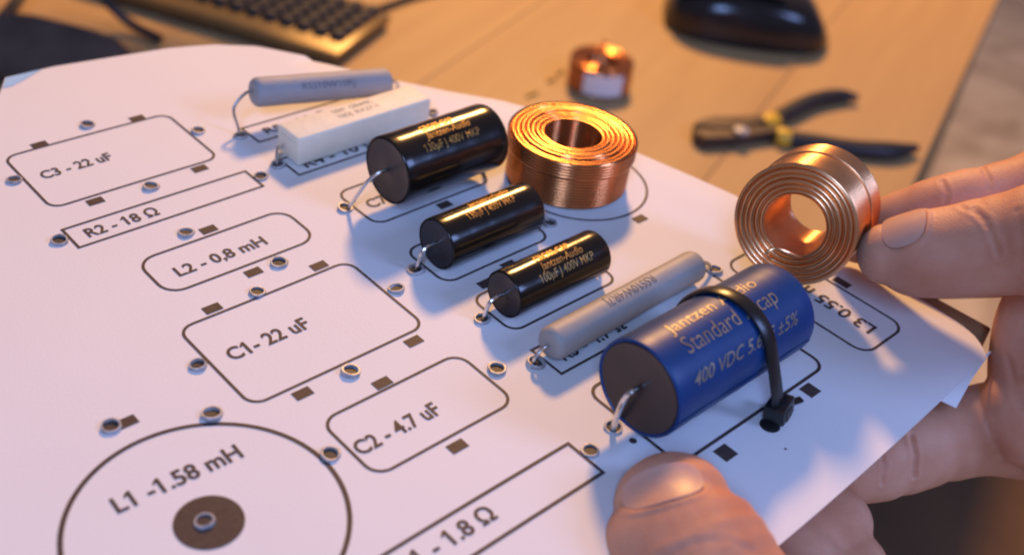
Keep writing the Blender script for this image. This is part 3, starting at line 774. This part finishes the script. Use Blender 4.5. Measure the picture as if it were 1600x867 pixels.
def nail_fit(skin, c, ax, nrm, hw, ln):
    """model the nail bed into the skin and return the nail plate lying in it"""
    ax = ax.normalized(); nrm = (nrm-ax*nrm.dot(ax)).normalized(); sd = ax.cross(nrm)
    def sdf(x, y):                                       # rounded plate outline, <0 inside
        dx = abs(x)/hw; dy = (y-ln*.5)/(ln*.5)
        return (abs(dx)**2.8+abs(dy)**2.8)**(1/2.8)-1
    bv = BVHTree.FromBMesh(skin); bm = bmesh.new(); rows = []; NI = NJ = 18
    for i in range(NI+1):
        row = []
        for j in range(NJ+1):
            p, q = -1+2*i/NI, -1+2*j/NJ                  # square to superellipse
            rr = max(abs(p), abs(q)); k = rr/max(1e-6, (abs(p)**2.8+abs(q)**2.8)**(1/2.8)) if rr > 0 else 0
            x = q*k*hw; y = ln*.5+p*k*ln*.5
            o = c+ax*y+sd*x
            h = bv.ray_cast(o+nrm*1.5, -nrm)[0]
            row.append((o, x, y, h))
        rows.append(row)
    # least squares smooth plate: height above the cuticle plane = a + b x2 + c y + d y2
    import numpy as np
    A = []; B = []
    for r_ in rows:
        for (o, x, y, h) in r_:
            if h is not None: A.append((1, x, x*x, y, y*y)); B.append((h-o).dot(nrm))
    cf = np.linalg.lstsq(np.array(A), np.array(B), rcond=None)[0]
    def plate(x, y): return float(cf @ np.array((1, x, x*x, y, y*y)))
    V = [[bm.verts.new(o+nrm*(plate(x, y)+.004+.012*y/ln)) for (o, x, y, h) in r_] for r_ in rows]
    for A_, B_ in zip(V, V[1:]):
        for j in range(NJ): bm.faces.new((A_[j], A_[j+1], B_[j+1], B_[j]))
    solid(bm, .014)
    for v in skin.verts:
        d = v.co-c; wn = max(0, v.normal.dot(nrm))
        if d.dot(nrm)-plate(d.dot(sd), d.dot(ax)) < -.35 or v.normal.dot(nrm) < .05: continue
        x, y = d.dot(sd), d.dot(ax); f = sdf(x, y)
        if f < 0: v.co -= nrm*(.020*min(1, -f*6)*wn)
        elif f < .6:
            g = math.exp(-((f-.13)/.12)**2)
            v.co += nrm*(.018*g*wn*(1.0 if y < ln*.75 else max(0, 1-(y-ln*.75)/(ln*.3))))
    return bm

CV = -R2                                              # toward the viewer
# --- hand holding the coil (from the right)
hA = thing('hand', 'hand coming from the right pinching the bronze coil with thumb and finger', 'hand', dp(1640, 480, 9.4))
ch = [
 ([dp(1800, 380, 8.9), dp(1690, 372, 9.15), dp(1600, 378, 9.35), dp(1500, 392, 9.60), dp(1425, 398, 9.76), dp(1383, 397, 9.82)], [.66, .56, .47, .405, .37, .27], .95, CV, [(2.2, .04, .18), (2.5, .03, .1)]),
 ([dp(1800, 240, 10.0), dp(1700, 270, 10.2), dp(1600, 306, 10.20), dp(1510, 322, 10.26), dp(1430, 345, 10.42), dp(1340, 372, 10.85)], [.52, .45, .37, .34, .33, .25], .95, CV, [(2.7, .05, .15), (4.0, .04, .15)]),
 ([dp(1850, 330, 9.4), dp(1780, 440, 9.7), dp(1720, 540, 10.15), dp(1640, 640, 10.25), dp(1600, 650, 10.3)], [.8, .72, .68, .60, .48], .95, CV, []),
 ([dp(1770, 420, 9.8), dp(1668, 490, 10.05), dp(1640, 560, 10.25), dp(1635, 620, 10.3)], [.62, .55, .52, .50], .95, CV, []),
 ([dp(1800, 330, 10.2), dp(1640, 390, 10.7), dp(1500, 410, 11.0), dp(1400, 425, 11.1)], [.55, .42, .36, .27], .95, CV, []),
 ([dp(1720, 640, 10.5), dp(1620, 665, 10.6), dp(1530, 672, 10.55), dp(1450, 694, 10.4), dp(1380, 720, 10.25), dp(1320, 738, 10.1)], [.60, .52, .43, .39, .36, .30], .95, CV, [(2.9, .06, .12), (3.9, .06, .12)]),
]
bm = grow(ch, .021, 8)
groove(bm, [(1522, 326), (1542, 345), (1556, 385), (1560, 400)], .013, .024); groove(bm, [(1500, 322), (1528, 336), (1545, 358)], .008, .02); groove(bm, [(1590, 330), (1597, 380), (1592, 430)], .007, .03)
groove(bm, [(1472, 283), (1480, 300), (1478, 318)], .011, .022); groove(bm, [(1535, 262), (1546, 280), (1545, 300)], .010, .022)
groove(bm, [(1424, 680), (1431, 710), (1428, 750)], .03, .022); groove(bm, [(1375, 700), (1382, 725), (1378, 760)], .022, .02); groove(bm, [(1575, 560), (1585, 600), (1600, 640)], .010, .035)
bm.normal_update()
tipc = dp(1383, 397, 9.82); basec = dp(1500, 392, 9.60); ta = (tipc-basec).normalized()
nn = (CV*.62+(-R1)*.78).normalized()
nb = nail_fit(bm, dp(1450, 396, 9.70), ta, nn, .215, .36)
hs = part('skin', bm, 'skin', hA, angle=180); part('thumbnail', nb, 'nail', hA, hs, angle=60)

# --- hand under the front edge, thumb on the paper
hB = thing('hand', 'hand gripping the front edge of the paper, big thumb with shiny nail on top', 'hand', dp(1150, 960, 8.0))
tB = [dp(1190, 1120, 7.6), dp(1138, 1000, 7.62), dp(1100, 915, 7.72), dp(1072, 865, 7.86), dp(1057, 820, 7.98), dp(1050, 789, 8.06)]
ch = [
 (tB, [.68, .63, .60, .585, .54, .43], .86, CV, [(2.05, .03, .14), (2.35, .025, .1)]),
 ([dp(1350, 1150, 8.0), dp(1280, 1020, 8.3), dp(1230, 930, 8.7), dp(1250, 860, 9.0), dp(1300, 815, 9.25)], [.75, .6, .5, .42, .34], .95, CV, [(3.0, .05, .15)]),
 ([dp(1400, 1150, 8.3), dp(1340, 1010, 8.6), dp(1290, 920, 8.9), dp(1320, 885, 9.1)], [.7, .55, .45, .36], .95, CV, []),
 ([dp(1200, 1120, 7.6), dp(1300, 1130, 7.9), dp(1400, 1150, 8.3)], [.7, .8, .7], .95, CV, []),
]
bm = grow(ch, .020, 8)
groove(bm, [(1030, 872), (1085, 848), (1140, 846), (1180, 862)], .006, .03); groove(bm, [(1020, 900), (1090, 862), (1150, 858)], .005, .025)
bm.normal_update()
ta = (tB[-1]-tB[-3]).normalized(); nn = (CV*.80+(-R0)*.22+(-R1)*.55).normalized()
nb = nail_fit(bm, dp(1050, 815, 7.95), ta, nn, .285, .31)
hs = part('skin', bm, 'skin', hB, angle=180); part('thumbnail', nb, 'nail', hB, hs, angle=60)
